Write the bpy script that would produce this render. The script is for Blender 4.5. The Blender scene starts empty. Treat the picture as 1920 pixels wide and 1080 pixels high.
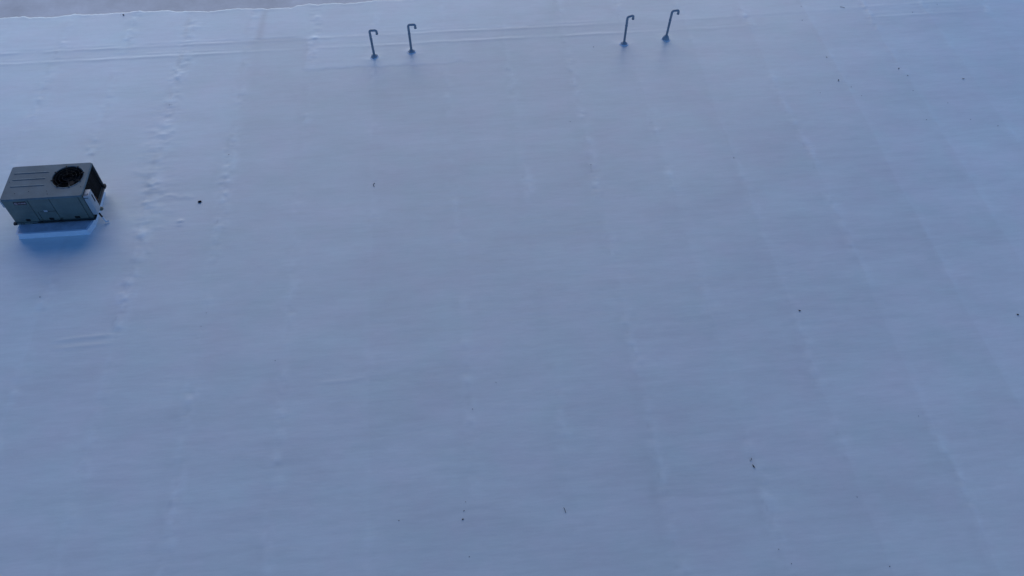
import bpy, bmesh, math, random
import numpy as np
from mathutils import Vector, Matrix

random.seed(7)
rng = np.random.default_rng(11)
scene = bpy.context.scene
COL = scene.collection
R = math.radians

# ------------------------------------------------------------------ camera, sky, sun, exposure
cam_data = bpy.data.cameras.new("camera")
cam_data.sensor_width = 36.0
cam_data.lens = 1525.5 * 36.0 / 1920.0
cam_data.clip_start = 0.1
cam_data.clip_end = 1000.0
cam = bpy.data.objects.new("camera", cam_data)
COL.objects.link(cam)
PITCH, ROLL, YAW = 0.912070, 0.0111228, -0.1035708      # down, roll, heading to the right of the seams
fw = Vector((0, math.cos(PITCH), -math.sin(PITCH)))
rt0 = Vector((1, 0, 0))
up0 = rt0.cross(fw)
rt = rt0 * math.cos(ROLL) + up0 * math.sin(ROLL)
up = -rt0 * math.sin(ROLL) + up0 * math.cos(ROLL)
rz = Matrix.Rotation(YAW, 3, 'Z')
rt, up, fw = rz @ rt, rz @ up, rz @ fw
cam.matrix_world = Matrix(((rt.x, up.x, -fw.x, 0), (rt.y, up.y, -fw.y, 0), (rt.z, up.z, -fw.z, 14.793), (0, 0, 0, 1)))
scene.camera = cam

SUN_EL, SUN_AZ = R(24.0), R(-3.0)          # azimuth clockwise from +Y (the far side of the roof)
world = bpy.data.worlds.new("World")
scene.world = world
world.use_nodes = True
wn = world.node_tree
bg = wn.nodes["Background"]
sky = wn.nodes.new("ShaderNodeTexSky")
sky.sky_type = 'NISHITA'
sky.sun_disc = False
sky.sun_elevation = SUN_EL
sky.sun_rotation = SUN_AZ
sky.altitude = 1500
sky.air_density = 1.0
sky.dust_density = 0.2
sky.ozone_density = 10.0
wn.links.new(sky.outputs[0], bg.inputs["Color"])
bg.inputs["Strength"].default_value = 0.145

sl = bpy.data.lights.new("sun", 'SUN')
sl.energy = 1.5
sl.angle = R(64)
sl.color = (1.0, 0.925, 0.745)
so = bpy.data.objects.new("sun", sl)
COL.objects.link(so)
sd = Vector((math.sin(SUN_AZ) * math.cos(SUN_EL), math.cos(SUN_AZ) * math.cos(SUN_EL), math.sin(SUN_EL)))
so.rotation_euler = sd.to_track_quat('Z', 'Y').to_euler()
so.location = sd * 60

vs = scene.view_settings
vs.view_transform = 'Standard'
vs.look = 'None'
vs.gamma = 1.0
vs.use_curve_mapping = False
vs.exposure = 0.0


# ------------------------------------------------------------------ helpers
def tag(o, label=None, cat=None, group=None, kind=None):
    if label: o["label"] = label
    if cat: o["category"] = cat
    if group: o["group"] = group
    if kind: o["kind"] = kind
    return o


def empty(name, loc, label, cat, group=None):
    o = bpy.data.objects.new(name, None)
    o.empty_display_size = 0.2
    o.location = loc
    COL.objects.link(o)
    return tag(o, label, cat, group)


def obj(name, bm, mats, parent=None, smooth=False):
    me = bpy.data.meshes.new(name)
    bmesh.ops.recalc_face_normals(bm, faces=bm.faces[:])
    bm.to_mesh(me)
    bm.free()
    for m in (mats if isinstance(mats, (list, tuple)) else [mats]):
        me.materials.append(m)
    if smooth:
        me.shade_smooth()
        me.set_sharp_from_angle(angle=R(38))
    o = bpy.data.objects.new(name, me)
    COL.objects.link(o)
    if parent: o.parent = parent
    return o


def box(bm, a, b, bevel=0.0, mi=0):
    sx, sy, sz = (b[i] - a[i] for i in range(3))
    ret = bmesh.ops.create_cube(bm, size=1.0)
    vs_ = ret["verts"]
    for v in vs_:
        v.co = Vector(((a[0] + b[0]) / 2 + v.co.x * sx, (a[1] + b[1]) / 2 + v.co.y * sy, (a[2] + b[2]) / 2 + v.co.z * sz))
    fs = set(f for v in vs_ for f in v.link_faces)
    for f in fs: f.material_index = mi
    if bevel:
        es = list(set(e for v in vs_ for e in v.link_edges))
        r = bmesh.ops.bevel(bm, geom=es, offset=bevel, segments=2, profile=0.5, affect='EDGES')
        for f in r["faces"]: f.material_index = mi


def tube(bm, pts, rad, seg=14, cap=True):
    """A round tube swept along a polyline (rad: one radius or one per point)."""
    pts = [Vector(p) for p in pts]
    rads = rad if isinstance(rad, (list, tuple)) else [rad] * len(pts)
    rings = []
    prev = None
    for i, p in enumerate(pts):
        d = (pts[min(i + 1, len(pts) - 1)] - pts[max(i - 1, 0)]).normalized()
        if prev is None:
            n = d.orthogonal().normalized()
        else:
            n = (prev - d * prev.dot(d)).normalized()
        prev = n
        b = d.cross(n)
        rings.append([bm.verts.new(p + (n * math.cos(t) + b * math.sin(t)) * rads[i])
                      for t in (2 * math.pi * k / seg for k in range(seg))])
    for r0, r1 in zip(rings, rings[1:]):
        for k in range(seg):
            bm.faces.new((r0[k], r0[(k + 1) % seg], r1[(k + 1) % seg], r1[k]))
    if cap:
        bm.faces.new(rings[0][::-1])
        bm.faces.new(rings[-1])


def lathe(bm, prof, c=(0, 0, 0), seg=28, closed_top=False):
    rings = []
    for r, z in prof:
        rings.append([bm.verts.new((c[0] + r * math.cos(2 * math.pi * k / seg), c[1] + r * math.sin(2 * math.pi * k / seg), c[2] + z)) for k in range(seg)])
    for r0, r1 in zip(rings, rings[1:]):
        for k in range(seg):
            bm.faces.new((r0[k], r0[(k + 1) % seg], r1[(k + 1) % seg], r1[k]))
    if closed_top: bm.faces.new(rings[-1])


def arc_path(pts, r, n=6):
    """Round the corners of a polyline with radius r."""
    pts = [Vector(p) for p in pts]
    out = [pts[0]]
    for i in range(1, len(pts) - 1):
        a, b, c = pts[i - 1], pts[i], pts[i + 1]
        u, v = (a - b).normalized(), (c - b).normalized()
        p0, p1 = b + u * r, b + v * r
        for k in range(n + 1):
            t = k / n
            out.append(p0 * (1 - t) ** 2 + b * 2 * t * (1 - t) + p1 * t ** 2)
    out.append(pts[-1])
    return out


# ------------------------------------------------------------------ materials
def mat(name, col, rough=0.5, metal=0.0, var=0.15, scale=6.0, spec=0.5, bump=0.0, bscale=60.0, col2=None, stretch=(1, 1, 1)):
    m = bpy.data.materials.new(name)
    m.use_nodes = True
    nt = m.node_tree
    p = nt.nodes["Principled BSDF"]
    tc = nt.nodes.new("ShaderNodeTexCoord")
    mp = nt.nodes.new("ShaderNodeMapping")
    mp.inputs["Scale"].default_value = stretch
    nt.links.new(tc.outputs["Object"], mp.inputs["Vector"])
    n = nt.nodes.new("ShaderNodeTexNoise")
    n.inputs["Scale"].default_value = scale
    n.inputs["Detail"].default_value = 6
    n.inputs["Roughness"].default_value = 0.65
    nt.links.new(mp.outputs[0], n.inputs["Vector"])
    cr = nt.nodes.new("ShaderNodeValToRGB")
    c = Vector(col)
    d = Vector(col2) if col2 else c * (1 - var)
    cr.color_ramp.elements[0].position = 0.32
    cr.color_ramp.elements[1].position = 0.66
    cr.color_ramp.elements[0].color = (*d, 1)
    cr.color_ramp.elements[1].color = (*(c * (1 + var * 0.4)), 1)
    nt.links.new(n.outputs["Fac"], cr.inputs[0])
    nt.links.new(cr.outputs[0], p.inputs["Base Color"])
    p.inputs["Roughness"].default_value = rough
    p.inputs["Metallic"].default_value = metal
    p.inputs["Specular IOR Level"].default_value = spec
    if bump:
        n2 = nt.nodes.new("ShaderNodeTexNoise")
        n2.inputs["Scale"].default_value = bscale
        n2.inputs["Detail"].default_value = 4
        nt.links.new(mp.outputs[0], n2.inputs["Vector"])
        b = nt.nodes.new("ShaderNodeBump")
        b.inputs["Strength"].default_value = 1.0
        b.inputs["Distance"].default_value = bump
        nt.links.new(n2.outputs["Fac"], b.inputs["Height"])
        nt.links.new(b.outputs[0], p.inputs["Normal"])
    return m


ROOF_C = (0.600, 0.637, 0.635)
ROOF_ROUGH, ROOF_SPEC = 0.365, 0.40


def roof_material():
    m = bpy.data.materials.new("white_roof_coating")
    m.use_nodes = True
    nt = m.node_tree
    N, L = nt.nodes, nt.links
    p = N["Principled BSDF"]
    tc = N.new("ShaderNodeTexCoord")

    def noise(scale, stretch, detail=5, rough=0.6):
        mp = N.new("ShaderNodeMapping")
        mp.inputs["Scale"].default_value = stretch
        L.new(tc.outputs["Object"], mp.inputs["Vector"])
        n = N.new("ShaderNodeTexNoise")
        n.inputs["Scale"].default_value = scale
        n.inputs["Detail"].default_value = detail
        n.inputs["Roughness"].default_value = rough
        L.new(mp.outputs[0], n.inputs["Vector"])
        return n.outputs["Fac"]

    def math_(op, a, b=None, c=None):
        n = N.new("ShaderNodeMath")
        n.operation = op
        for i, x in enumerate((a, b, c)):
            if x is None: continue
            if isinstance(x, (int, float)): n.inputs[i].default_value = x
            else: L.new(x, n.inputs[i])
        return n.outputs[0]

    at = N.new("ShaderNodeAttribute")
    at.attribute_name = "tone"
    tone = at.outputs["Fac"]                                   # 1 = the usual coat; carries fresher coat, soil and painted light
    streak = noise(1.0, (0.9, 7.0, 1.0), 5)                   # roller marks run across the rolls
    fine = noise(1.0, (3.6, 19.0, 1.0), 4)
    blotch = noise(0.5, (0.8, 1.9, 1.0), 5)
    grain = noise(30.0, (1, 1, 1), 2)
    v = math_('MULTIPLY_ADD', math_('SUBTRACT', streak, 0.5), 0.17, 1.0)
    v = math_('ADD', v, math_('MULTIPLY', math_('SUBTRACT', fine, 0.5), 0.12))
    v = math_('ADD', v, math_('MULTIPLY', math_('SUBTRACT', blotch, 0.5), 0.27))
    v = math_('ADD', v, math_('MULTIPLY', math_('SUBTRACT', grain, 0.5), 0.05))
    v = math_('MULTIPLY', v, tone)
    hue = noise(0.8, (1.0, 1.0, 1.0), 3)
    mixc = N.new("ShaderNodeMix")
    mixc.data_type = 'RGBA'
    L.new(math_('MULTIPLY_ADD', math_('SUBTRACT', hue, 0.5), 2.6, 0.5), mixc.inputs["Factor"])
    c = ROOF_C
    mixc.inputs["A"].default_value = (c[0] * 0.975, c[1] * 1.015, c[2], 1)
    mixc.inputs["B"].default_value = (c[0] * 1.03, c[1] * 0.985, c[2], 1)
    cool = N.new("ShaderNodeMix")                              # cooler white for fresher coat, with the left's cyan sheen painted in
    cool.data_type = 'RGBA'
    cool.blend_type = 'MULTIPLY'
    cool.clamp_factor = True
    L.new(math_('MULTIPLY', math_('SUBTRACT', tone, 1.10), 5.0), cool.inputs["Factor"])
    L.new(mixc.outputs["Result"], cool.inputs["A"])
    cool.inputs["B"].default_value = (0.955, 1.0, 1.01, 1)
    vm = N.new("ShaderNodeVectorMath")
    vm.operation = 'SCALE'
    L.new(cool.outputs["Result"], vm.inputs[0])
    L.new(v, vm.inputs["Scale"])
    L.new(vm.outputs[0], p.inputs["Base Color"])
    L.new(math_('MULTIPLY_ADD', math_('SUBTRACT', streak, 0.5), 0.16, ROOF_ROUGH), p.inputs["Roughness"])
    p.inputs["Specular IOR Level"].default_value = ROOF_SPEC
    b = N.new("ShaderNodeBump")
    b.inputs["Strength"].default_value = 1.0
    b.inputs["Distance"].default_value = 0.004
    h = math_('ADD', math_('MULTIPLY', fine, 0.22), math_('MULTIPLY', grain, 0.10))
    L.new(h, b.inputs["Height"])
    L.new(b.outputs[0], p.inputs["Normal"])
    return m


M_roof = roof_material()
M_flash = mat("white_flashing", (0.70, 0.76, 0.84), 0.42, 0, 0.10, 5.0, 0.6, 0.002, 40)
M_curbtop = mat("shade_painted_curb_sheet", (0.47, 0.51, 0.58), 0.5, 0, 0.25, 4.0, 0.5, 0.002, 30)  # unit's shade on the curb top painted in as darker colour
M_bare = mat("bare_grey_membrane", (0.70, 0.69, 0.68), 0.55, 0, 0.22, 0.7, 0.5, 0.002, 9)
M_cab = mat("grey_cabinet_paint", (0.12, 0.15, 0.142), 0.48, 0, 0.22, 3.0, 0.4, 0.0006, 20)
M_top = mat("weathered_grey_cover_paint", (0.106, 0.155, 0.178), 0.55, 0, 0.25, 2.2, 0.4, 0.0008, 14)
M_dark = mat("black_recess_paint", (0.012, 0.012, 0.014), 0.7, 0, 0.3, 8.0, 0.2)
M_well = mat("brown_stained_well", (0.035, 0.024, 0.018), 0.85, 0, 0.5, 6.0, 0.1)
M_coil = mat("dark_coil_fins", (0.03, 0.027, 0.027), 0.6, 0.2, 0.4, 6.0, 0.3, 0.004, 30, stretch=(1, 1, 0.1))
M_rail = mat("rusty_dark_rail", (0.07, 0.075, 0.08), 0.6, 0.1, 0.5, 7.0, 0.3, col2=(0.05, 0.038, 0.03))
M_fan = mat("grey_fan_metal", (0.030, 0.024, 0.021), 0.7, 0.0, 0.3, 9.0, 0.4)
M_box = mat("pale_grey_box_enamel", (0.36, 0.39, 0.42), 0.4, 0, 0.12, 9.0, 0.5)
M_badge = mat("dark_red_badge", (0.035, 0.012, 0.018), 0.4, 0, 0.2, 30.0, 0.4)
M_letter = mat("pale_badge_print", (0.40, 0.32, 0.36), 0.5, 0, 0.1, 30.0)
M_paper = mat("pale_paper_label", (0.38, 0.40, 0.45), 0.6, 0, 0.15, 25.0)
M_copper = mat("dull_copper", (0.22, 0.085, 0.05), 0.45, 0.6, 0.4, 12.0)
M_rubber = mat("black_rubber", (0.015, 0.015, 0.017), 0.6, 0, 0.3, 10.0, 0.3)
M_pvc = mat("white_plastic_pipe", (0.62, 0.64, 0.68), 0.35, 0, 0.10, 12.0)
M_brass = mat("dull_olive_casting", (0.16, 0.155, 0.11), 0.5, 0.2, 0.3, 14.0)
M_galv = mat("weathered_galvanised_pipe", (0.24, 0.275, 0.32), 0.5, 0.1, 0.3, 7.0, 0.5, stretch=(1, 1, 0.4))
M_lead = mat("grey_pipe_boot", (0.30, 0.33, 0.37), 0.5, 0.1, 0.25, 12.0, 0.5)
M_leaf = mat("dry_brown_leaf", (0.12, 0.105, 0.085), 0.7, 0, 0.4, 40.0, 0.3)
M_twig = mat("dark_twig_bark", (0.08, 0.072, 0.065), 0.8, 0, 0.4, 40.0, 0.2)
M_speck = mat("grey_brown_grit", (0.07, 0.065, 0.06), 0.8, 0, 0.4, 40.0, 0.2)
M_stone = mat("black_grit", (0.012, 0.012, 0.014), 0.8, 0, 0.3, 40.0, 0.2)


# ------------------------------------------------------------------ numpy noise
def vnoise(x, y, seed):
    """Smooth value noise in about -1..1."""
    g = np.random.default_rng(seed).uniform(-1, 1, (256, 256))
    xi, yi = np.floor(x).astype(int), np.floor(y).astype(int)
    fx, fy = x - xi, y - yi
    fx, fy = fx * fx * fx * (fx * (fx * 6 - 15) + 10), fy * fy * fy * (fy * (fy * 6 - 15) + 10)
    a, b = g[xi % 256, yi % 256], g[(xi + 1) % 256, yi % 256]
    c, d = g[xi % 256, (yi + 1) % 256], g[(xi + 1) % 256, (yi + 1) % 256]
    return (a * (1 - fx) + b * fx) * (1 - fy) + (c * (1 - fx) + d * fx) * fy


def fbm(x, y, seed, o=4):
    s, a, t = 0, 1.0, 0
    for k in range(o):
        s = s + a * vnoise(x * 2 ** k, y * 2 ** k, seed + k)
        t += a
        a *= 0.55
    return s / t


def sstep(a, b, x):
    t = np.clip((x - a) / (b - a), 0, 1)
    return t * t * (3 - 2 * t)


def gauss(x, w):
    return np.exp(-(x / w) ** 2)


# ------------------------------------------------------------------ the roof
EDGE = [(-60, 23.2), (-20, 23.2), (-13.47, 23.171), (-13.25, 23.237), (-12.78, 23.253), (-12.64, 23.157), (-11.72, 23.134), (-11.26, 23.237),
        (-10.84, 23.159), (-10.64, 23.198), (-10.29, 23.182), (-9.65, 23.199), (-9.30, 23.226), (-8.84, 23.173), (-8.44, 23.211),
        (-8.09, 23.096), (-7.85, 23.104), (-7.39, 23.036), (-7.03, 23.049), (-6.39, 23.123), (-5.60, 23.071), (-5.36, 22.993),
        (-5.23, 23.025), (-4.90, 23.026), (-4.61, 23.016), (-4.46, 23.105), (-4.09, 23.189), (-3.79, 23.12), (-3.51, 23.155),
        (-3.09, 23.134), (-2.42, 23.136), (-2.01, 23.204), (-1.34, 23.177), (4, 23.2), (60, 23.2)]
SEAMS = [-13.2, -11.3, -9.40, -7.60, -5.74, -3.87, -2.03, 0.0, 1.86, 3.66, 5.56, 7.43, 9.42, 11.40, 13.3, 15.2, 17.1]
# step in tone per roll; brightening toward the view's sides is painted in
ROLL_STEP = [-0.02, -0.025, -0.04, -0.03, -0.025, -0.012, -0.030, -0.004, 0.004, 0.012, 0.016, 0.028, 0.034, 0.045, 0.04, 0.03, 0.02]
# how much each roll edge shows
SEAM_AMP = [0.5, 0.6, 0.9, 1.2, 1.1, 0.8, 0.7, 0.6, 0.6, 0.9, 0.8, 0.7, 0.8, 0.6, 0.6, 0.6, 0.6]


def build_roof():
    dx = 0.04
    xs = np.concatenate([np.arange(-60, -16.5, 3.0), np.arange(-16.0, 20.0, dx), np.arange(20.5, 61, 3.0)])
    ys = np.concatenate([np.arange(-40, 2.5, 2.5), np.arange(3.0, 23.12, dx)])
    X, Y0 = np.meshgrid(xs, ys, indexing='ij')
    ex, ey = zip(*EDGE)
    edge = np.interp(X, ex, ey) + 0.030 * fbm(X * 3.1, X * 0 + 3, 41) + 0.020 * vnoise(X * 11, X * 0, 43)
    last = ys[-1]
    Y = Y0 + (edge - last) * sstep(last - 0.9, last, Y0)
    Z = np.zeros_like(X)
    T = np.full_like(X, 1.19)
    # low swells of the deck
    Z += 0.006 * fbm(X * 0.28, Y * 0.2, 1, 3) + 0.0022 * fbm(X * 1.3, Y * 0.9, 5, 3)
    Z += 0.0007 * fbm(X * 1.6, Y * 9.0, 9, 3)
    # roll edges under the coating
    left = 1.0 + 0.9 * sstep(-3.0, -8.0, X) * (0.25 + 0.75 * sstep(12.5, 16.0, Y)) + 0.4 * sstep(16, 21, Y)
    for k, (sx, am) in enumerate(zip(SEAMS, SEAM_AMP)):
        cx = sx + 0.035 * vnoise(Y * 0.7, Y * 0 + k, 60 + k) + 0.015 * vnoise(Y * 3.0, Y * 0 + k, 80 + k)
        d = X - cx
        wide = 1.0 + 0.55 * (left - 1) * (1 if k in (3, 4) else 0.5)
        run = np.clip(0.45 + 0.9 * fbm(Y * 0.9, Y * 0 + 2.5 * k, 100 + k, 3), 0.05, 1.2)
        lump = np.clip(fbm(X * 5.0, Y * 4.2, 140 + k, 3) + 0.1, -0.3, 1)
        Z += am * left * run * (0.0024 * gauss(d, 0.075) + 0.0012 * sstep(-0.05, 0.03, d) * gauss(d, 0.35))
        Z += am * left * run * 0.0078 * lump * gauss(d, 0.13 * wide)
        T += 0.095 * am * run * gauss(d - 0.03, 0.17 * wide) * (0.35 + 1.7 * lump)
        T -= 0.045 * am * run * gauss(d + 0.20 * wide, 0.13 * wide) * (0.7 + 1.2 * np.clip(fbm(X * 2.5, Y * 1.8, 130 + k, 3), -0.4, 1))
        T -= 0.11 * am * (left - 1) * run * np.clip(-fbm(X * 4.0, Y * 2.2, 170 + k, 3) + 0.05, 0, 1) * gauss(d + 0.02, 0.12 * wide)
        # small puckers that cross each roll edge, and soil caught on one side of it
        puck = fbm(X * 3.4, Y * 8.5, 400 + 7 * k, 4)
        rag = 0.13 * wide * (1 + 0.5 * vnoise(Y * 1.4, Y * 0 + k, 430 + k))
        Z += am * (0.55 + 0.9 * (left - 1)) * np.clip(run, 0.15, 1) * 0.0058 * puck * gauss(d, rag)
        T += am * 0.095 * np.clip(run, 0.1, 1) * np.clip(fbm(X * 6.0, Y * 5.0, 450 + 5 * k, 3), -0.4, 1) * gauss(d, 1.5 * rag)
        soil = np.clip(fbm(X * 3.0, Y * 1.6, 480 + 3 * k, 4) + 0.15, 0, 1)
        T -= am * (0.028 + 0.10 * (left - 1)) * soil * gauss(d + 0.12, 0.10)
        if k in (3, 4):
            T -= 0.075 * sstep(15.5, 17.0, Y) * sstep(22.0, 20.5, Y) * np.clip(0.35 + fbm(Y * 1.1, Y * 0 + k, 510, 3) + 0.5 * soil, 0, 1) * gauss(d + 0.07, 0.06)
        fleck = np.clip(vnoise(X * 15, Y * 11, 190 + k) - 0.60, 0, 1) * gauss(d + 0.07, 0.06)
        T -= 0.45 * am * fleck * np.clip(run, 0, 1)
        # roll tone steps, carrying the painted brightening at both sides
        T += ROLL_STEP[k] * sstep(-0.03, 0.03, d)
    # two cross laps at the far side
    for ly, seed, h in ((21.36, 7, 1.0), (20.86, 8, 0.85)):
        cy = ly + 0.025 * fbm(X * 0.8, X * 0, 210 + seed) + 0.012 * vnoise(X * 3.0, X * 0, 215 + seed) + 0.15 * sstep(7, 16, X) * (1.8 if ly > 21 else 1.3)
        d = Y - cy
        on = np.clip(0.55 + 1.0 * fbm(X * 0.7, X * 0, 220 + seed, 4), 0.06, 1.2) * (1 - 0.55 * sstep(-5.7, -5.4, X) * sstep(-3.7, -4.1, X)) * (1 - 0.55 * sstep(2.0, 8.0, X))
        Z += 0.0075 * h * on * gauss(d, 0.06) + 0.004 * h * on * sstep(0.1, -0.05, d) * gauss(d, 0.5)
        Z += 0.004 * h * on * gauss(d - 0.16, 0.035) * (0.5 + vnoise(X * 1.3, X * 0 + 9, 230 + seed))
        T += 0.020 * on * gauss(d - 0.05, 0.05) - 0.035 * on * gauss(d + 0.05, 0.035)  # lit far side and shaded near side of each lap painted in
    # the fresher coat along the far edge, brushed out to ragged borders
    n1, n2 = fbm(X * 2.2, Y * 2.2, 300), fbm(X * 1.1, Y * 4.5, 310)
    strip = sstep(21.32, 21.50, Y + 0.10 * n2) * (1 - 0.75 * sstep(-1.5, 5.5, X + n1))
    patch = sstep(-4.12, -3.98, X + 0.09 * n1) * sstep(19.78, 19.90, Y + 0.13 * n1) * (1 - sstep(-1.9, 2.6, X + 0.8 * n1))
    west = sstep(-5.35, -6.0, X + 0.12 * n1) * sstep(13.0, 20.5, Y + 1.2 * n2)  # fresher coat at the left, with the sheen's soft gradient painted in
    gap = gauss(X + 5.47 - 0.05 * (Y - 22) + 0.03 * n1, 0.105) * sstep(21.35, 21.55, Y) * sstep(23.0, 22.85, Y)                  # an unpainted gap beside a roll edge
    mid = sstep(-5.6, -5.2, X) * sstep(-3.6, -4.2, X) * sstep(18.0, 20.4, Y + 0.5 * n2)
    coat = np.maximum.reduce([strip, patch * 0.85, west * 0.66, mid * 0.30]) * (1 - 0.75 * gap)
    T -= 0.05 * gap
    pk2 = fbm(X * 4.0, Y * 9.0, 357, 4)
    knob = np.clip(vnoise(X * 5, Y * 6.5, 305), -0.2, 1) * gauss(X + 3.83 + 0.04 * n1, 0.15) * sstep(20.0, 20.4, Y)
    Z += 0.010 * knob + 0.005 * pk2 * gauss(X + 3.83, 0.2) * sstep(20.0, 20.4, Y)
    T += 0.04 * knob
    T += 0.17 * coat
    Z += 0.006 * np.maximum(strip, patch)
    Z += 0.0055 * gauss(Y - edge + 0.05, 0.06) * (X < 2) * np.clip(0.35 + 1.3 * fbm(X * 2.2, X * 0, 330), 0, 1.3)
    T += 0.05 * gauss(Y - edge, 0.16) * np.clip(0.3 + fbm(X * 1.5, Y * 2, 335), 0, 1)     # thick painted lip
    # blisters, crescents and wrinkles
    crn = fbm(X * 5.5, Y * 5.5, 345, 3)

    def crescent(cx, cy, r, w, a0, a1, h):
        nonlocal Z, T
        rr = np.hypot(X - cx, (Y - cy) * 1.0)
        an = np.degrees(np.arctan2(Y - cy, X - cx))
        m = sstep(a0, a0 + 25, an) * sstep(a1, a1 - 25, an)
        Z += 0.6 * h * gauss(rr - r + 0.05 * crn, 1.35 * w) * m * np.clip(0.8 + 0.9 * crn, 0, 1.4)
    crescent(-7.10, 14.86, 0.24, 0.035, 20, 165, 0.010)
    crescent(-7.10, 14.82, 0.13, 0.03, 40, 150, 0.008)
    crescent(-6.68, 14.86, 0.15, 0.05, 10, 170, 0.009)
    crescent(-7.52, 14.72, 0.16, 0.03, 30, 150, 0.007)
    crescent(-7.50, 13.16, 0.24, 0.03, -10, 80, 0.008)
    crescent(-7.62, 17.70, 0.28, 0.05, 190 - 360, 350 - 360, 0.012)
    crescent(-7.62, 17.30, 0.26, 0.05, 190 - 360, 350 - 360, 0.010)
    crescent(-7.80, 16.35, 0.42, 0.05, -150, -30, 0.011)
    crescent(-7.75, 15.9, 0.2, 0.05, 20, 160, 0.008)
    Z += 0.020 * gauss(np.hypot((X + 6.70) / 1.4, Y - 14.17), 0.045)
    Z += 0.009 * gauss(np.hypot((X + 6.70) / 2.4, Y - 14.05), 0.03)
    bl = fbm(X * 3.2, Y * 2.6, 350)
    zone = gauss(np.hypot((X + 7.72) / 0.42, (Y - 17.3) / 1.5), 1.0)
    pk = fbm(X * 2.6, Y * 7.0, 355, 4)
    Z += 0.009 * np.clip(bl, 0, 1) * zone + 0.007 * pk * zone
    T -= 0.07 * np.clip(-bl + 0.05, 0, 1) * zone
    Z += (0.008 * np.clip(bl, 0, 1) + 0.007 * pk) * gauss(np.hypot((X + 7.4) / 0.55, (Y - 14.6) / 1.1), 1.0)
    wy = 10.84 + 0.03 * np.sin(X * 1.3) + 0.05 * (X + 8.3)
    on = sstep(-9.0, -8.6, X) * sstep(-7.5, -7.9, X)
    Z += on * (0.006 * gauss(Y - wy, 0.025) - 0.003 * gauss(Y - wy + 0.12, 0.03) + 0.004 * gauss(Y - wy + 0.24, 0.03))
    on = sstep(-3.2, -2.9, X) * sstep(-2.0, -2.4, X)
    Z += on * 0.003 * gauss(Y - 9.235 - 0.16 * np.clip(X + 2.75, -0.6, 0.9) ** 2, 0.02)
    for px, py in ((-2.10, 20.25), (-0.95, 20.44), (5.36, 20.29), (6.67, 20.42)):   # sealant smeared round each pipe
        rr = np.hypot(X - px, (Y - py) * 1.25)
        Z += 0.010 * gauss(rr, 0.28) * (1.0 + 0.8 * fbm(X * 6, Y * 6, 360))
        T += 0.06 * gauss(rr - 0.12, 0.16) * (1.0 if px < 0 else 0.5)
    # broad random variation in tone
    T *= 1.0 + 0.03 * fbm(X * 0.22, Y * 0.35, 380, 3)

    nx, ny = X.shape
    # a rim that turns down at the far edge
    V = np.stack([X, Y, Z], -1)
    rim = V[:, -1:, :].copy()
    rim[..., 2] = -0.024
    rim[..., 1] += 0.012
    V = np.concatenate([V, rim], 1)
    T = np.concatenate([T, T[:, -1:]], 1)
    ny += 1
    idx = np.arange(nx * ny).reshape(nx, ny)
    F = np.stack([idx[:-1, :-1], idx[1:, :-1], idx[1:, 1:], idx[:-1, 1:]], -1).reshape(-1, 4)
    me = bpy.data.meshes.new("roof")
    me.vertices.add(nx * ny)
    me.vertices.foreach_set("co", V.reshape(-1).astype(np.float32))
    me.loops.add(F.size)
    me.loops.foreach_set("vertex_index", F.reshape(-1).astype(np.int32))
    me.polygons.add(len(F))
    me.polygons.foreach_set("loop_start", np.arange(0, F.size, 4, dtype=np.int32))
    me.update(calc_edges=True)
    at = me.attributes.new("tone", 'FLOAT', 'POINT')
    at.data.foreach_set("value", T.reshape(-1).astype(np.float32))
    me.materials.append(M_roof)
    me.shade_smooth()
    me.validate()
    o = bpy.data.objects.new("roof", me)
    COL.objects.link(o)
    return tag(o, "wide flat roof under white rolled coating with faint roll seams", "roof", kind="structure")


build_roof()
bm = bmesh.new()
bmesh.ops.create_grid(bm, x_segments=60, y_segments=60, size=60)
for v in bm.verts:
    v.co.y += 20
    v.co.z = -0.012
tag(obj("bare_roof", bm, M_bare), "older uncoated grey roof membrane beyond the ragged paint edge", "roof", kind="structure")

# ------------------------------------------------------------------ curb under the unit
bm = bmesh.new()
foot = [(-10.425, 13.945), (-8.825, 13.945), (-8.735, 14.22), (-8.735, 15.30), (-10.425, 15.30)]
rings = []
for off, z in ((0.03, -0.02), (0.022, 0.02), (0.004, 0.05), (0.0, 0.15), (-0.012, 0.166), (-0.03, 0.17)):
    cx, cy = -9.6, 14.62
    rings.append([bm.verts.new((x + math.copysign(off, x - cx), y + math.copysign(off, y - cy), z)) for x, y in foot])
for a, b in zip(rings, rings[1:]):
    for k in range(5):
        bm.faces.new((a[k], a[(k + 1) % 5], b[(k + 1) % 5], b[k]))
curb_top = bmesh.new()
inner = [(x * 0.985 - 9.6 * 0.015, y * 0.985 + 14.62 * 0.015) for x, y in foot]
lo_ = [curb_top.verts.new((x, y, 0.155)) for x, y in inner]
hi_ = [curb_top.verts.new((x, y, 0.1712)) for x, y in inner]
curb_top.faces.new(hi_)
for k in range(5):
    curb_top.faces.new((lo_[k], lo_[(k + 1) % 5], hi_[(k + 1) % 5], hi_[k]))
bm.faces.new(rings[-1])
curb = tag(obj("roof_curb", bm, M_flash, smooth=True), "low white coated curb carrying the grey rooftop air conditioner", "roof curb")
obj("curb_top", curb_top, M_curbtop, curb)  # added top sheet that holds the painted shade

# ------------------------------------------------------------------ packaged rooftop unit
W, D, H = 1.86, 1.13, 0.83
UX, UY, UZ = -10.53, 14.24, 0.172
unit = empty("rooftop_air_conditioner", (UX, UY, UZ), "boxy grey rooftop air conditioner with a round fan opening on top", "air conditioner")

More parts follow.
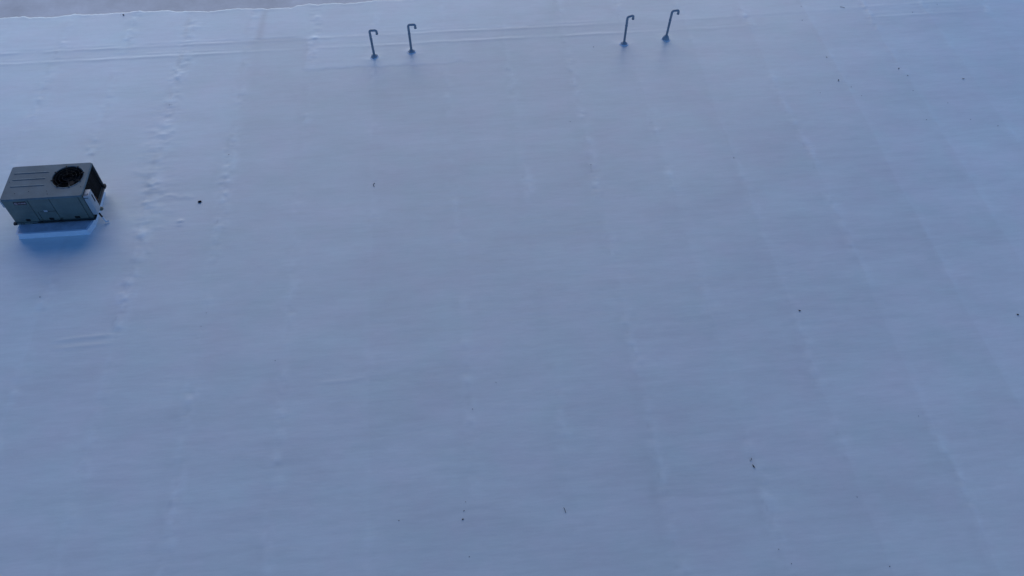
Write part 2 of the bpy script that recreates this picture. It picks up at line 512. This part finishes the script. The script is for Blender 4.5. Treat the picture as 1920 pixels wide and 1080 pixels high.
# carcass: floor, back, left wall, partition, right frame posts
bm = bmesh.new()
box(bm, (0.02, 0.02, 0.05), (0.045, D - 0.02, H - 0.03))
box(bm, (0.045, D - 0.045, 0.05), (W - 0.03, D - 0.02, H - 0.03))
box(bm, (0.045, 0.045, 0.05), (W - 0.03, D - 0.045, 0.07))
box(bm, (1.02, 0.045, 0.07), (1.04, D - 0.045, H - 0.03))
obj("cabinet", bm, M_cab, unit)

# front access panels, the seams between them are real gaps over a dark backing
bm = bmesh.new()
box(bm, (0.045, 0.040, 0.05), (W - 0.03, 0.045, H - 0.03))
obj("panel_backing", bm, M_dark, unit)
for a, b in ((0.02, 0.588), (0.600, 1.080), (1.092, 1.742)):
    bm = bmesh.new()
    box(bm, (a, 0.012, 0.055), (b, 0.040, H - 0.028), 0.005)
    pan = obj("access_panel", bm, M_cab, unit, True)
    pan_x = {0.02: 0.34, 0.600: 0.885, 1.092: 1.488}[a]
    bm = bmesh.new()
    w = 0.05 if a < 1 else 0.058
    box(bm, (pan_x - w, 0.004, 0.082), (pan_x + w, 0.0135, 0.150), 0.003)
    obj("handle_pocket", bm, M_dark, pan)
    if a == 0.600:
        bm = bmesh.new()
        box(bm, (0.72, 0.009, 0.362), (1.075, 0.0135, 0.372))
        box(bm, (0.668, 0.009, 0.075), (0.676, 0.0135, 0.372))
        obj("panel_joint", bm, M_dark, pan)
        bm = bmesh.new()
        box(bm, (0.815, 0.007, 0.362), (0.90, 0.0115, 0.412), 0.002)
        obj("rating_label", bm, M_paper, pan)
    if a == 1.092:
        bm = bmesh.new()
        box(bm, (1.10, 0.009, 0.10), (1.15, 0.0135, 0.125))
        obj("latch", bm, M_dark, pan)
bm = bmesh.new()
box(bm, (1.754, 0.012, 0.055), (W, 0.040, H - 0.028), 0.005)
box(bm, (W - 0.012, 0.012, 0.055), (W, 0.06, H - 0.028), 0.003)
obj("corner_post", bm, M_cab, unit, True)
bm = bmesh.new()
box(bm, (W - 0.05, D - 0.05, 0.05), (W, D - 0.01, H - 0.028), 0.004)
obj("corner_post", bm, M_rail, unit, True)

# badge
bm = bmesh.new()
box(bm, (0.262, 0.005, 0.640), (0.545, 0.0125, 0.736), 0.003)
badge = obj("badge", bm, M_badge, unit)
bm = bmesh.new()
segs = 20
for r0, r1, a0, a1 in ((0.024, 0.036, 20, 340), (0.0, 0.013, 0, 360)):
    n = 24
    for k in range(n):
        t0, t1 = R(a0 + (a1 - a0) * k / n), R(a0 + (a1 - a0) * (k + 1) / n)
        q = [(0.315 + r * math.cos(t), 0.0038, 0.688 + r * math.sin(t)) for r, t in ((r0, t0), (r1, t0), (r1, t1), (r0, t1))]
        if r0 == 0: q = q[1:]
        bm.faces.new([bm.verts.new(c) for c in q])
obj("emblem", bm, M_letter, badge)
cu = bpy.data.curves.new("badge_text", 'FONT')
cu.body = "TRANE"
cu.size = 0.058
cu.align_x = 'CENTER'
cu.align_y = 'CENTER'
cu.extrude = 0.0008
cu.offset = 0.0012
tmp = bpy.data.objects.new("badge_text", cu)
COL.objects.link(tmp)
dg = bpy.context.evaluated_depsgraph_get()
tme = bpy.data.meshes.new_from_object(tmp.evaluated_get(dg))
bpy.data.objects.remove(tmp)
tme.materials.clear()
tme.materials.append(M_letter)
tme.name = "lettering"
tme.transform(Matrix.Translation((0.448, 0.0032, 0.688)) @ Matrix.Rotation(R(90), 4, 'X'))
lo = bpy.data.objects.new("lettering", tme)
COL.objects.link(lo)
lo.parent = badge

# top cover: rounded sheet with a round hole, folded lip and pressed ribs
FX, FY, FR = 1.40, 0.66, 0.36
bm = bmesh.new()


def rr_outline(n, x0, y0, x1, y1, r):
    """Rounded rectangle sampled by angle around the fan centre."""
    out = []
    for k in range(n):
        a = 2 * math.pi * k / n
        dx_, dy_ = math.cos(a), math.sin(a)
        t = min([(x1 - FX) / dx_ if dx_ > 1e-6 else 1e9, (x0 - FX) / dx_ if dx_ < -1e-6 else 1e9,
                 (y1 - FY) / dy_ if dy_ > 1e-6 else 1e9, (y0 - FY) / dy_ if dy_ < -1e-6 else 1e9])
        x, y = FX + dx_ * t, FY + dy_ * t
        for cx, cy in ((x0 + r, y0 + r), (x1 - r, y0 + r), (x0 + r, y1 - r), (x1 - r, y1 - r)):
            if (x < cx) == (cx < (x0 + x1) / 2) and (y < cy) == (cy < (y0 + y1) / 2):
                if (x <= x0 + r or x >= x1 - r) and (y <= y0 + r or y >= y1 - r):
                    v = Vector((x - cx, y - cy))
                    if v.length > 1e-6:
                        v = v.normalized() * r
                        x, y = cx + v.x, cy + v.y
        out.append((x, y))
    return out


n = 240
o0 = rr_outline(n, 0, 0, W, D, 0.045)
o1 = rr_outline(n, 0.012, 0.012, W - 0.012, D - 0.012, 0.04)
o2 = rr_outline(n, 0.018, 0.018, W - 0.018, D - 0.018, 0.036)
loops = []
zt = H
loops.append([(x, y, H - 0.05) for x, y in o0])
loops.append([(x, y, zt - 0.012) for x, y in o0])
loops.append([(x, y, zt) for x, y in o1])
loops.append([(x, y, zt) for x, y in o2])
for rr, z in ((FR + 0.032, zt), (FR + 0.022, zt), (FR + 0.012, zt + 0.010), (FR, zt + 0.008), (FR - 0.006, zt - 0.002), (FR - 0.008, zt - 0.014)):
    loops.append([(FX + rr * math.cos(2 * math.pi * k / n), FY + rr * math.sin(2 * math.pi * k / n), z) for k in range(n)])
vl = [[bm.verts.new(c) for c in lp] for lp in loops]
for a, b in zip(vl, vl[1:]):
    for k in range(n):
        bm.faces.new((a[k], a[(k + 1) % n], b[(k + 1) % n], b[k]))
top = obj("top_cover", bm, M_top, unit, True)
for v0, a, b in ((0.875, 0.10, 0.925), (0.66, 0.12, 0.885), (0.433, 0.125, 0.925)):
    bm = bmesh.new()
    secs = []
    for x, s in ((a, 0.1), (a + 0.02, 1), (b - 0.02, 1), (b, 0.1)):
        secs.append([bm.verts.new((x, v0 + dy * (0.4 + 0.6 * s), H - 0.0005 + dz * s)) for dy, dz in ((-0.016, 0), (-0.012, 0.009), (0.004, 0.011), (0.026, 0))])
    for p0, p1 in zip(secs, secs[1:]):
        for k in range(3): bm.faces.new((p0[k], p0[k + 1], p1[k + 1], p1[k]))
    obj("rib", bm, M_top, top, False)
for x, y in ((0.6, 0.25), (1.02, 0.22), (1.06, 0.12), (0.3, 0.2), (1.78, 0.3), (0.07, 0.6)):
    bm = bmesh.new()
    lathe(bm, ((0.009, 0), (0.008, 0.005), (0.003, 0.006)), (x, y, H), 8, True)
    obj("screw", bm, M_dark, top)

# fan well
bm = bmesh.new()
lathe(bm, ((FR - 0.008, H - 0.0145), (FR - 0.012, H - 0.05), (FR - 0.02, H - 0.28)), (FX, FY, 0), 48)
obj("fan_shroud", bm, M_well, unit, True)
fan = empty("fan", (0, 0, 0), None, None)
fan.parent = unit
bm = bmesh.new()
lathe(bm, ((0.075, 0.52), (0.08, 0.60), (0.07, 0.63), (0.0005, 0.635)), (FX, FY, 0), 24)
obj("hub", bm, M_fan, fan, True)
for q in range(4):
    bm = bmesh.new()
    a0 = R(38 + 90 * q)
    rows = []
    for i in range(7):
        rad = 0.075 + (0.325 - 0.075) * i / 6
        row = []
        for j in range(5):
            t = a0 + (j / 4 - 0.5) * R(52 - 10 * (i / 6))
            row.append(bm.verts.new((FX + rad * math.cos(t), FY + rad * math.sin(t), 0.575 + (j / 4 - 0.5) * 0.10)))
        rows.append(row)
    for r0, r1 in zip(rows, rows[1:]):
        for j in range(4): bm.faces.new((r0[j], r0[j + 1], r1[j + 1], r1[j]))
    obj("blade", bm, M_fan, fan, True)
bm = bmesh.new()                                                     # thin wire guard
for rr in (0.12, 0.20, 0.28, 0.34):
    tube(bm, [(FX + rr * math.cos(2 * math.pi * k / 40), FY + rr * math.sin(2 * math.pi * k / 40), H + 0.002) for k in range(41)], 0.0022, 5, False)
for k in range(8):
    a = 2 * math.pi * k / 8 + 0.30
    tube(bm, [(FX + r * math.cos(a), FY + r * math.sin(a), H + 0.004) for r in (0.06, FR - 0.02)], 0.002, 5)
guard = obj("fan_guard", bm, M_rubber, unit)
for k in range(8):
    a = 2 * math.pi * k / 8 + 0.30
    bm = bmesh.new()
    d, e = Vector((math.cos(a), math.sin(a), 0)), Vector((-math.sin(a), math.cos(a), 0))
    c = Vector((FX, FY, H + 0.008))
    q = [c + d * r + e * s + Vector((0, 0, z)) for r, s, z in
         ((FR - 0.05, -0.012, 0), (FR + 0.02, -0.012, 0), (FR + 0.02, 0.012, 0), (FR - 0.05, 0.012, 0),
          (FR - 0.05, -0.012, 0.012), (FR + 0.02, -0.012, 0.012), (FR + 0.02, 0.012, 0.012), (FR - 0.05, 0.012, 0.012))]
    vv = [bm.verts.new(c_) for c_ in q]
    for f in ((0, 1, 2, 3), (4, 5, 6, 7), (0, 1, 5, 4), (1, 2, 6, 5), (2, 3, 7, 6), (3, 0, 4, 7)): bm.faces.new([vv[i] for i in f])
    obj("clip", bm, M_dark, guard)
bm = bmesh.new()
tube(bm, [(FX - 0.02, FY - 0.08, 0.64), (FX + 0.0, FY - 0.2, 0.65), (FX + 0.02, FY - 0.34, 0.66)], 0.008, 6)
obj("motor_bracket", bm, M_cab, unit)

# condenser coil in the right end, copper ends in front of it
bm = bmesh.new()
box(bm, (W - 0.085, 0.30, 0.07), (W - 0.045, D - 0.05, H - 0.04))
for i in range(60):
    y = 0.305 + i * (D - 0.36) / 60
    box(bm, (W - 0.045, y, 0.075), (W - 0.038, y + 0.003, H - 0.045))
obj("condenser_coil", bm, M_coil, unit)
bm = bmesh.new()
box(bm, (W - 0.06, 0.06, 0.07), (W - 0.05, 0.30, H - 0.04))
obj("coil_end_plate", bm, M_dark, unit)
bm = bmesh.new()
for k in range(4):
    z = 0.12 + 0.07 * k
    tube(bm, arc_path([(W - 0.05, 0.42, z), (W - 0.015, 0.42, z), (W - 0.015, 0.42, z + 0.045), (W - 0.05, 0.42, z + 0.045)], 0.015, 4), 0.009, 8)
tube(bm, arc_path([(W - 0.02, 0.47, 0.06), (W - 0.02, 0.47, 0.35), (W - 0.05, 0.47, 0.40)], 0.02, 4), 0.011, 8)
tube(bm, arc_path([(W - 0.02, 0.56, 0.06), (W - 0.02, 0.53, 0.24), (W - 0.05, 0.50, 0.27)], 0.02, 4), 0.010, 8)
obj("copper_pipe", bm, M_copper, unit, True)

# base rails with fork slots
bm = bmesh.new()
box(bm, (-0.012, -0.012, 0.0), (W + 0.012, 0.030, 0.050), 0.006)
box(bm, (-0.012, D - 0.03, 0.0), (W + 0.012, D + 0.012, 0.050), 0.006)
box(bm, (-0.012, 0.032, 0.0), (0.03, D - 0.032, 0.048), 0.006)
rail = obj("base_rail", bm, M_cab, unit, True)
bm = bmesh.new()
box(bm, (W - 0.03, 0.032, 0.0), (W + 0.014, D - 0.032, 0.060), 0.006)
obj("base_rail", bm, M_rail, unit, True)
bm = bmesh.new()
box(bm, (W - 0.04, D - 0.09, -0.002), (W + 0.035, D + 0.02, 0.085), 0.012)
obj("corner_bracket", bm, M_rubber, unit, True)
bm = bmesh.new()
box(bm, (-0.035, -0.03, -0.002), (0.05, 0.05, 0.060), 0.012)
obj("corner_bracket", bm, M_rubber, unit, True)
for a, b, z0, z1 in ((0.13, 0.165, 0.012, 0.036), (0.19, 0.225, 0.012, 0.036), (0.41, 0.62, 0.014, 0.034), (1.38, 1.60, 0.014, 0.034), (1.66, 1.70, 0.012, 0.036)):
    bm = bmesh.new()
    box(bm, (a, -0.016, z0), (b, -0.0115, z1))
    obj("fork_slot", bm, M_dark, rail)
bm = bmesh.new()                                                      # black conduit clipped along the front foot and round the corner
tube(bm, arc_path([(0.55, -0.03, 0.048), (1.0, -0.034, 0.055), (1.55, -0.036, 0.052), (W + 0.02, -0.036, 0.045), (W + 0.035, 0.10, 0.06), (W + 0.035, 0.14, 0.18)], 0.05, 5), 0.017, 8)
box(bm, (1.04, -0.045, 0.03), (1.13, -0.014, 0.075), 0.005)
box(bm, (0.62, -0.035, 0.055), (0.66, -0.010, 0.085), 0.004)
obj("conduit", bm, M_rubber, unit, True)

# electrical disconnect on the right end
BX0, BX1, BY0, BY1, BZ0, BZ1 = W + 0.004, W + 0.128, 0.022, 0.262, 0.150, 0.765
bm = bmesh.new()
box(bm, (BX0, BY0, BZ0), (BX1, BY1, BZ1), 0.006)
dbox = obj("disconnect_box", bm, M_box, unit, True)
bm = bmesh.new()
box(bm, (BX1 - 0.001, 0.165, 0.44), (BX1 + 0.004, 0.205, 0.665), 0.0015)
obj("warning_label", bm, M_dark, dbox)
bm = bmesh.new()
box(bm, (BX0 + 0.015, BY0 + 0.045, BZ1 - 0.002), (BX1 - 0.03, BY0 + 0.06, BZ1 + 0.006), 0.002)
box(bm, (BX1 - 0.042, BY0 + 0.045, BZ1 - 0.002), (BX1 - 0.03, BY0 + 0.095, BZ1 + 0.006), 0.002)
obj("hasp", bm, M_dark, dbox)
bm = bmesh.new()
box(bm, (BX0 + 0.012, BY0 - 0.006, BZ1 - 0.06), (BX1 - 0.02, BY0 + 0.002, BZ1 - 0.045), 0.002)
obj("handle", bm, M_dark, dbox)
bm = bmesh.new()                                                      # small cable whip behind the box
tube(bm, arc_path([(W + 0.05, BY1, 0.60), (W + 0.05, 0.35, 0.60), (W + 0.05, 0.37, 0.44), (W - 0.03, 0.37, 0.40)], 0.05, 5), 0.018, 8)
obj("cable_whip", bm, M_box, unit, True)
bm = bmesh.new()                                                      # pale flange on the left wall
box(bm, (-0.030, 0.03, 0.56), (0.019, 0.16, 0.755), 0.004)
obj("side_flange", bm, M_paper, unit, True)
# round regulator and drain
bm = bmesh.new()
bmesh.ops.create_uvsphere(bm, u_segments=16, v_segments=10, radius=0.055)
for v in bm.verts: v.co = Vector((v.co.x + W + 0.095, v.co.y + 0.30, v.co.z * 0.9 + 0.06))
tube(bm, [(W - 0.02, 0.31, 0.05), (W + 0.08, 0.30, 0.05)], 0.014, 8)
obj("gas_regulator", bm, M_brass, unit, True)
bm = bmesh.new()
tube(bm, arc_path([(W - 0.02, 0.20, 0.02), (W + 0.055, 0.19, 0.02), (W + 0.135, 0.10, -0.03)], 0.02, 4), 0.021, 10)
drain = obj("drain_pipe", bm, M_rubber, unit, True)
bm = bmesh.new()
tube(bm, [(W + 0.115, 0.122, -0.018), (W + 0.20, 0.03, -0.115)], 0.0205, 10)
tube(bm, [(W + 0.180, 0.040, -0.13), (W + 0.265, 0.062, -0.13)], 0.023, 10)
obj("pipe_end", bm, M_pvc, drain, True)

# ------------------------------------------------------------------ gooseneck vents
VENTS = [((-2.03, 20.300), 0.90, (-0.035, 0.01), -2, "white collared gooseneck vent pipe, first from the left, in the fresh coat", 1.0),
         ((-0.94, 20.440), 0.93, (-0.02, 0.00), 3, "gooseneck vent pipe standing second from the left, right of another on the pale patch", 0.75),
         ((5.40, 20.290), 0.93, (0.00, 0.00), 20, "gooseneck vent pipe whose hook turns slightly to the far side", 0.45),
         ((6.70, 20.420), 0.96, (0.05, 0.01), 8, "rightmost gooseneck vent pipe with a lumpy blue grey base", 0.2)]
VENTS[0] = (VENTS[0][0], VENTS[0][1], VENTS[0][2], VENTS[0][3], "leftmost gooseneck vent pipe, leaning left above a white sealed foot", 1.0)


def vent(i, loc, h, lean, turn, label):
    root = empty("gooseneck_vent", (loc[0], loc[1], 0.0), label, "vent pipe", "gooseneck vent pipes in a row near the far side")
    a = R(turn)
    hx, hy = math.cos(a), math.sin(a)
    lx, ly = lean
    t = Vector((lx, ly, h))
    reach = 0.20
    path = arc_path([(0, 0, 0.0), (lx * 0.5, ly * 0.5, h * 0.5), t, (lx + hx * reach, ly + hy * reach, h), (lx + hx * reach, ly + hy * reach, h - 0.125)], 0.062, 7)
    bm = bmesh.new()
    tube(bm, path, 0.0345, 18, False)
    # rim of the open mouth
    tube(bm, [path[-1] + Vector((0, 0, 0.012)), path[-1] + Vector((0, 0, -0.004))], 0.0385, 18, False)
    p = obj("pipe", bm, M_galv, root, True)
    bm = bmesh.new()
    lathe(bm, ((0.036, h * 0.66), (0.039, h * 0.66 + 0.004), (0.039, h * 0.66 + 0.05), (0.036, h * 0.66 + 0.054)), (lx * 0.66, ly * 0.66, 0), 18)
    obj("coupling", bm, M_galv, p, True)
    bm = bmesh.new()
    seg = 28
    prof = ((0.130, -0.012), (0.104, 0.012), (0.092, 0.030), (0.086, 0.058), (0.062, 0.070), (0.050, 0.085), (0.040, 0.092), (0.034, 0.092))
    if i == 3: prof = ((0.135, -0.012), (0.110, 0.016), (0.098, 0.055), (0.080, 0.10), (0.062, 0.13), (0.045, 0.15), (0.034, 0.152))
    lathe(bm, prof, (0, 0, 0), seg)
    for v in bm.verts:
        s = 1 + 0.09 * math.sin(3.1 * math.atan2(v.co.y, v.co.x) + 1.7 * i) * (1 if v.co.z < 0.06 else 0.3)
        v.co.x *= s
        v.co.y *= s
    b = obj("boot", bm, M_lead, root, True)
    bm = bmesh.new()
    rs = random.Random(30 + i)
    pts = []
    for k in range(29):
        t_ = 2 * math.pi * k / 28
        rr = 0.106 + 0.016 * math.sin(2 * t_ + i) + rs.uniform(-0.006, 0.006)
        pts.append((rr * math.cos(t_), rr * math.sin(t_), 0.012))
    pts[-1] = pts[0]
    tube(bm, pts, 0.018, 8, False)
    obj("sealant", bm, M_flash, b, True)


for i, (loc, h, lean, turn, label, _) in enumerate(VENTS):
    vent(i, loc, h, lean, turn, label)

# ------------------------------------------------------------------ leaves, twigs and grit blown on to the roof


def zroof(x, y):
    return 0.004


def stone_mesh(name, r, seed, flat=0.6):
    rs = random.Random(seed)
    bm = bmesh.new()
    bmesh.ops.create_icosphere(bm, subdivisions=2, radius=1)
    for v in bm.verts:
        k = r * (1 + 0.25 * math.sin(3 * v.co.x + seed) * math.cos(2.3 * v.co.y) + rs.uniform(-0.1, 0.1))
        v.co = Vector((v.co.x * k * 1.3, v.co.y * k, v.co.z * k * flat))
    return bm


def leaf_mesh(l, w, curl, seed):
    l, w = l * 0.8, w * 0.72
    rs = random.Random(seed)
    bm = bmesh.new()
    rows = []
    nn = 9
    for i in range(nn):
        t = i / (nn - 1)
        hw = w * math.sin(math.pi * min(0.98, 0.02 + t * 0.96)) ** 0.8 * (1 - 0.3 * t)
        x = (t - 0.5) * l
        z = curl * (t - 0.5) ** 2 * 4
        rows.append([bm.verts.new((x, s * hw + 0.15 * w * math.sin(3 * t + seed), z + abs(s) * hw * 0.55 + rs.uniform(0, 0.003))) for s in (-1, -0.5, 0, 0.5, 1)])
    for a, b in zip(rows, rows[1:]):
        for k in range(4): bm.faces.new((a[k], a[k + 1], b[k + 1], b[k]))
    r = bmesh.ops.solidify(bm, geom=bm.faces[:], thickness=0.0015)
    return bm


def twig_mesh(pts, r):
    r = r * 0.75
    bm = bmesh.new()
    tube(bm, arc_path(pts, 0.015, 3), r, 6)
    return bm


def put(name, bm, m, x, y, rot, label, cat, group=None, dz=0.0):
    o = obj(name, bm, m, None, True)
    o.location = (x, y, zroof(x, y) + dz)
    o.rotation_euler = (0, 0, R(rot))
    return tag(o, label, cat, group)


put("stone", stone_mesh("stone", 0.036, 3, 0.7), M_stone, -6.313, 14.782, 20, "black stone on the left of the roof, right of the air conditioner", "stone", dz=0.012)
put("leaf", leaf_mesh(0.075, 0.026, 0.02, 2), M_leaf, 7.584, 10.158, -15, "small dark curled leaf alone on the right half of the roof", "leaf")
put("twig", twig_mesh([(0.022, 0.06, 0), (-0.012, 0.02, 0.006), (-0.014, -0.03, 0.006), (0.016, -0.065, 0)], 0.008), M_twig, -2.004, 15.001, 0, "curved dark twig like a bracket in the middle left of the roof", "twig", dz=0.006)
put("leaf", leaf_mesh(0.11, 0.020, 0.015, 5), M_leaf, 5.502, 6.534, -68, "long narrow leaf low in the right half, below an L shaped scrap", "leaf")
put("twig", twig_mesh([(-0.03, -0.01, 0), (0.012, -0.012, 0.004), (0.014, 0.035, 0)], 0.006), M_twig, 5.491, 6.684, 0, "tiny L shaped twig just above a long narrow leaf", "twig", dz=0.005)
put("twig", twig_mesh([(-0.012, 0.055, 0), (0.004, 0.0, 0.006), (0.012, -0.05, 0)], 0.0065), M_twig, 1.677, 5.984, 0, "short upright twig low in the middle of the roof", "twig", dz=0.005)
put("leaf", leaf_mesh(0.055, 0.020, 0.012, 8), M_leaf, -0.258, 5.984, 15, "faded round leaf low in the middle, lowest of three scraps in a line", "leaf")
put("leaf", leaf_mesh(0.035, 0.012, 0.01, 9), M_leaf, -0.229, 6.149, 30, "tiny leaf scrap between a faded round leaf and a speck", "leaf")
put("leaf", leaf_mesh(0.09, 0.022, 0.01, 10), M_leaf, 14.882, 17.824, -8, "flat leaf lying sideways near the right edge of the roof", "leaf")
put("leaf", leaf_mesh(0.07, 0.03, 0.02, 11), M_leaf, 11.252, 18.064, 60, "ragged dark leaf at the upper right, left of a small leaf pair", "leaf")
put("leaf", leaf_mesh(0.06, 0.03, 0.018, 12), M_leaf, 13.197, 18.438, 30, "upper leaf of the small pair at the upper right", "leaf")
put("leaf", leaf_mesh(0.055, 0.02, 0.018, 13), M_leaf, 13.33, 18.10, -50, "lower leaf of the small pair at the upper right", "leaf")
put("twig", twig_mesh([(-0.06, 0.03, 0), (0.0, 0.0, 0.006), (0.07, -0.045, 0)], 0.007), M_twig, 12.604, 21.589, 0, "straight slanting twig at the far right beside the cross lap", "twig", dz=0.006)
put("leaf", leaf_mesh(0.06, 0.02, 0.012, 14), M_leaf, 11.268, 19.135, -60, "pale brown leaf at the upper right, above a ragged dark leaf", "leaf")
put("stone", stone_mesh("stone", 0.022, 9, 0.7), M_stone, -9.748, 23.052, 0, "small black stone at the ragged paint edge, upper left", "stone", dz=0.02)
put("stone", stone_mesh("stone", 0.016, 12, 0.7), M_stone, 12.464, 9.614, 0, "small black stone close to the right border of the roof", "stone", dz=0.006)
put("leaf", leaf_mesh(0.12, 0.010, 0.008, 16), M_leaf, -7.64, 18.62, 2, "thin straight dark sliver on the lumpy seam above the air conditioner", "leaf")

speck = stone_mesh("grit_speck", 0.0075, 4, 0.6)
first = None
SPECKS = [(-0.188, 6.327, .8), (10.551, 17.575, 1), (13.985, 16.834, 1), (14.322, 16.104, 1), (14.952, 15.784, 1.3), (13.1, 16.2, 1.4), (11.327, 21.755, 1.2),
          (11.129, 21.027, 1.5), (14.725, 21.149, 1.2), (3.311, 16.974, 1), (3.618, 15.249, 1.2), (7.408, 15.178, 1.3), (0.075, 8.321, .9),
          (0.609, 8.913, .7), (-1.458, 6.073, 1), (-0.183, 5.265, 1), (-5.8, 16.459, 1.2), (9.198, 7.326, .8), (5.664, 4.596, .9), (5.509, 4.878, .8),
          (-5.766, 10.935, .8), (-5.70, 11.3, .7), (-4.064, 9.884, .8), (-9.505, 12.088, 1.1), (-8.969, 14.21, .7), (4.473, 20.236, 1.3), (13.223, 17.438, 1),
          (15.676, 21.504, 1), (7.435, 4.383, 1), (7.314, 5.733, .8), (11.52, 17.75, 1.1), (11.68, 17.35, 1),
          (-9.85, 23.08, 1.2)]
for x, y, s in SPECKS:
    if first is None:
        first = put("grit_speck", speck, M_speck, x, y, random.uniform(0, 360), "tiny dark speck of grit on the coated roof", "grit", "grit specks scattered over the roof")
        o = first
    else:
        o = first.copy()
        COL.objects.link(o)
        o.location = (x, y, zroof(x, y))
        o.rotation_euler = (0, 0, random.uniform(0, 6.28))
    o.scale = (s, s * random.uniform(0.7, 1.2), s)
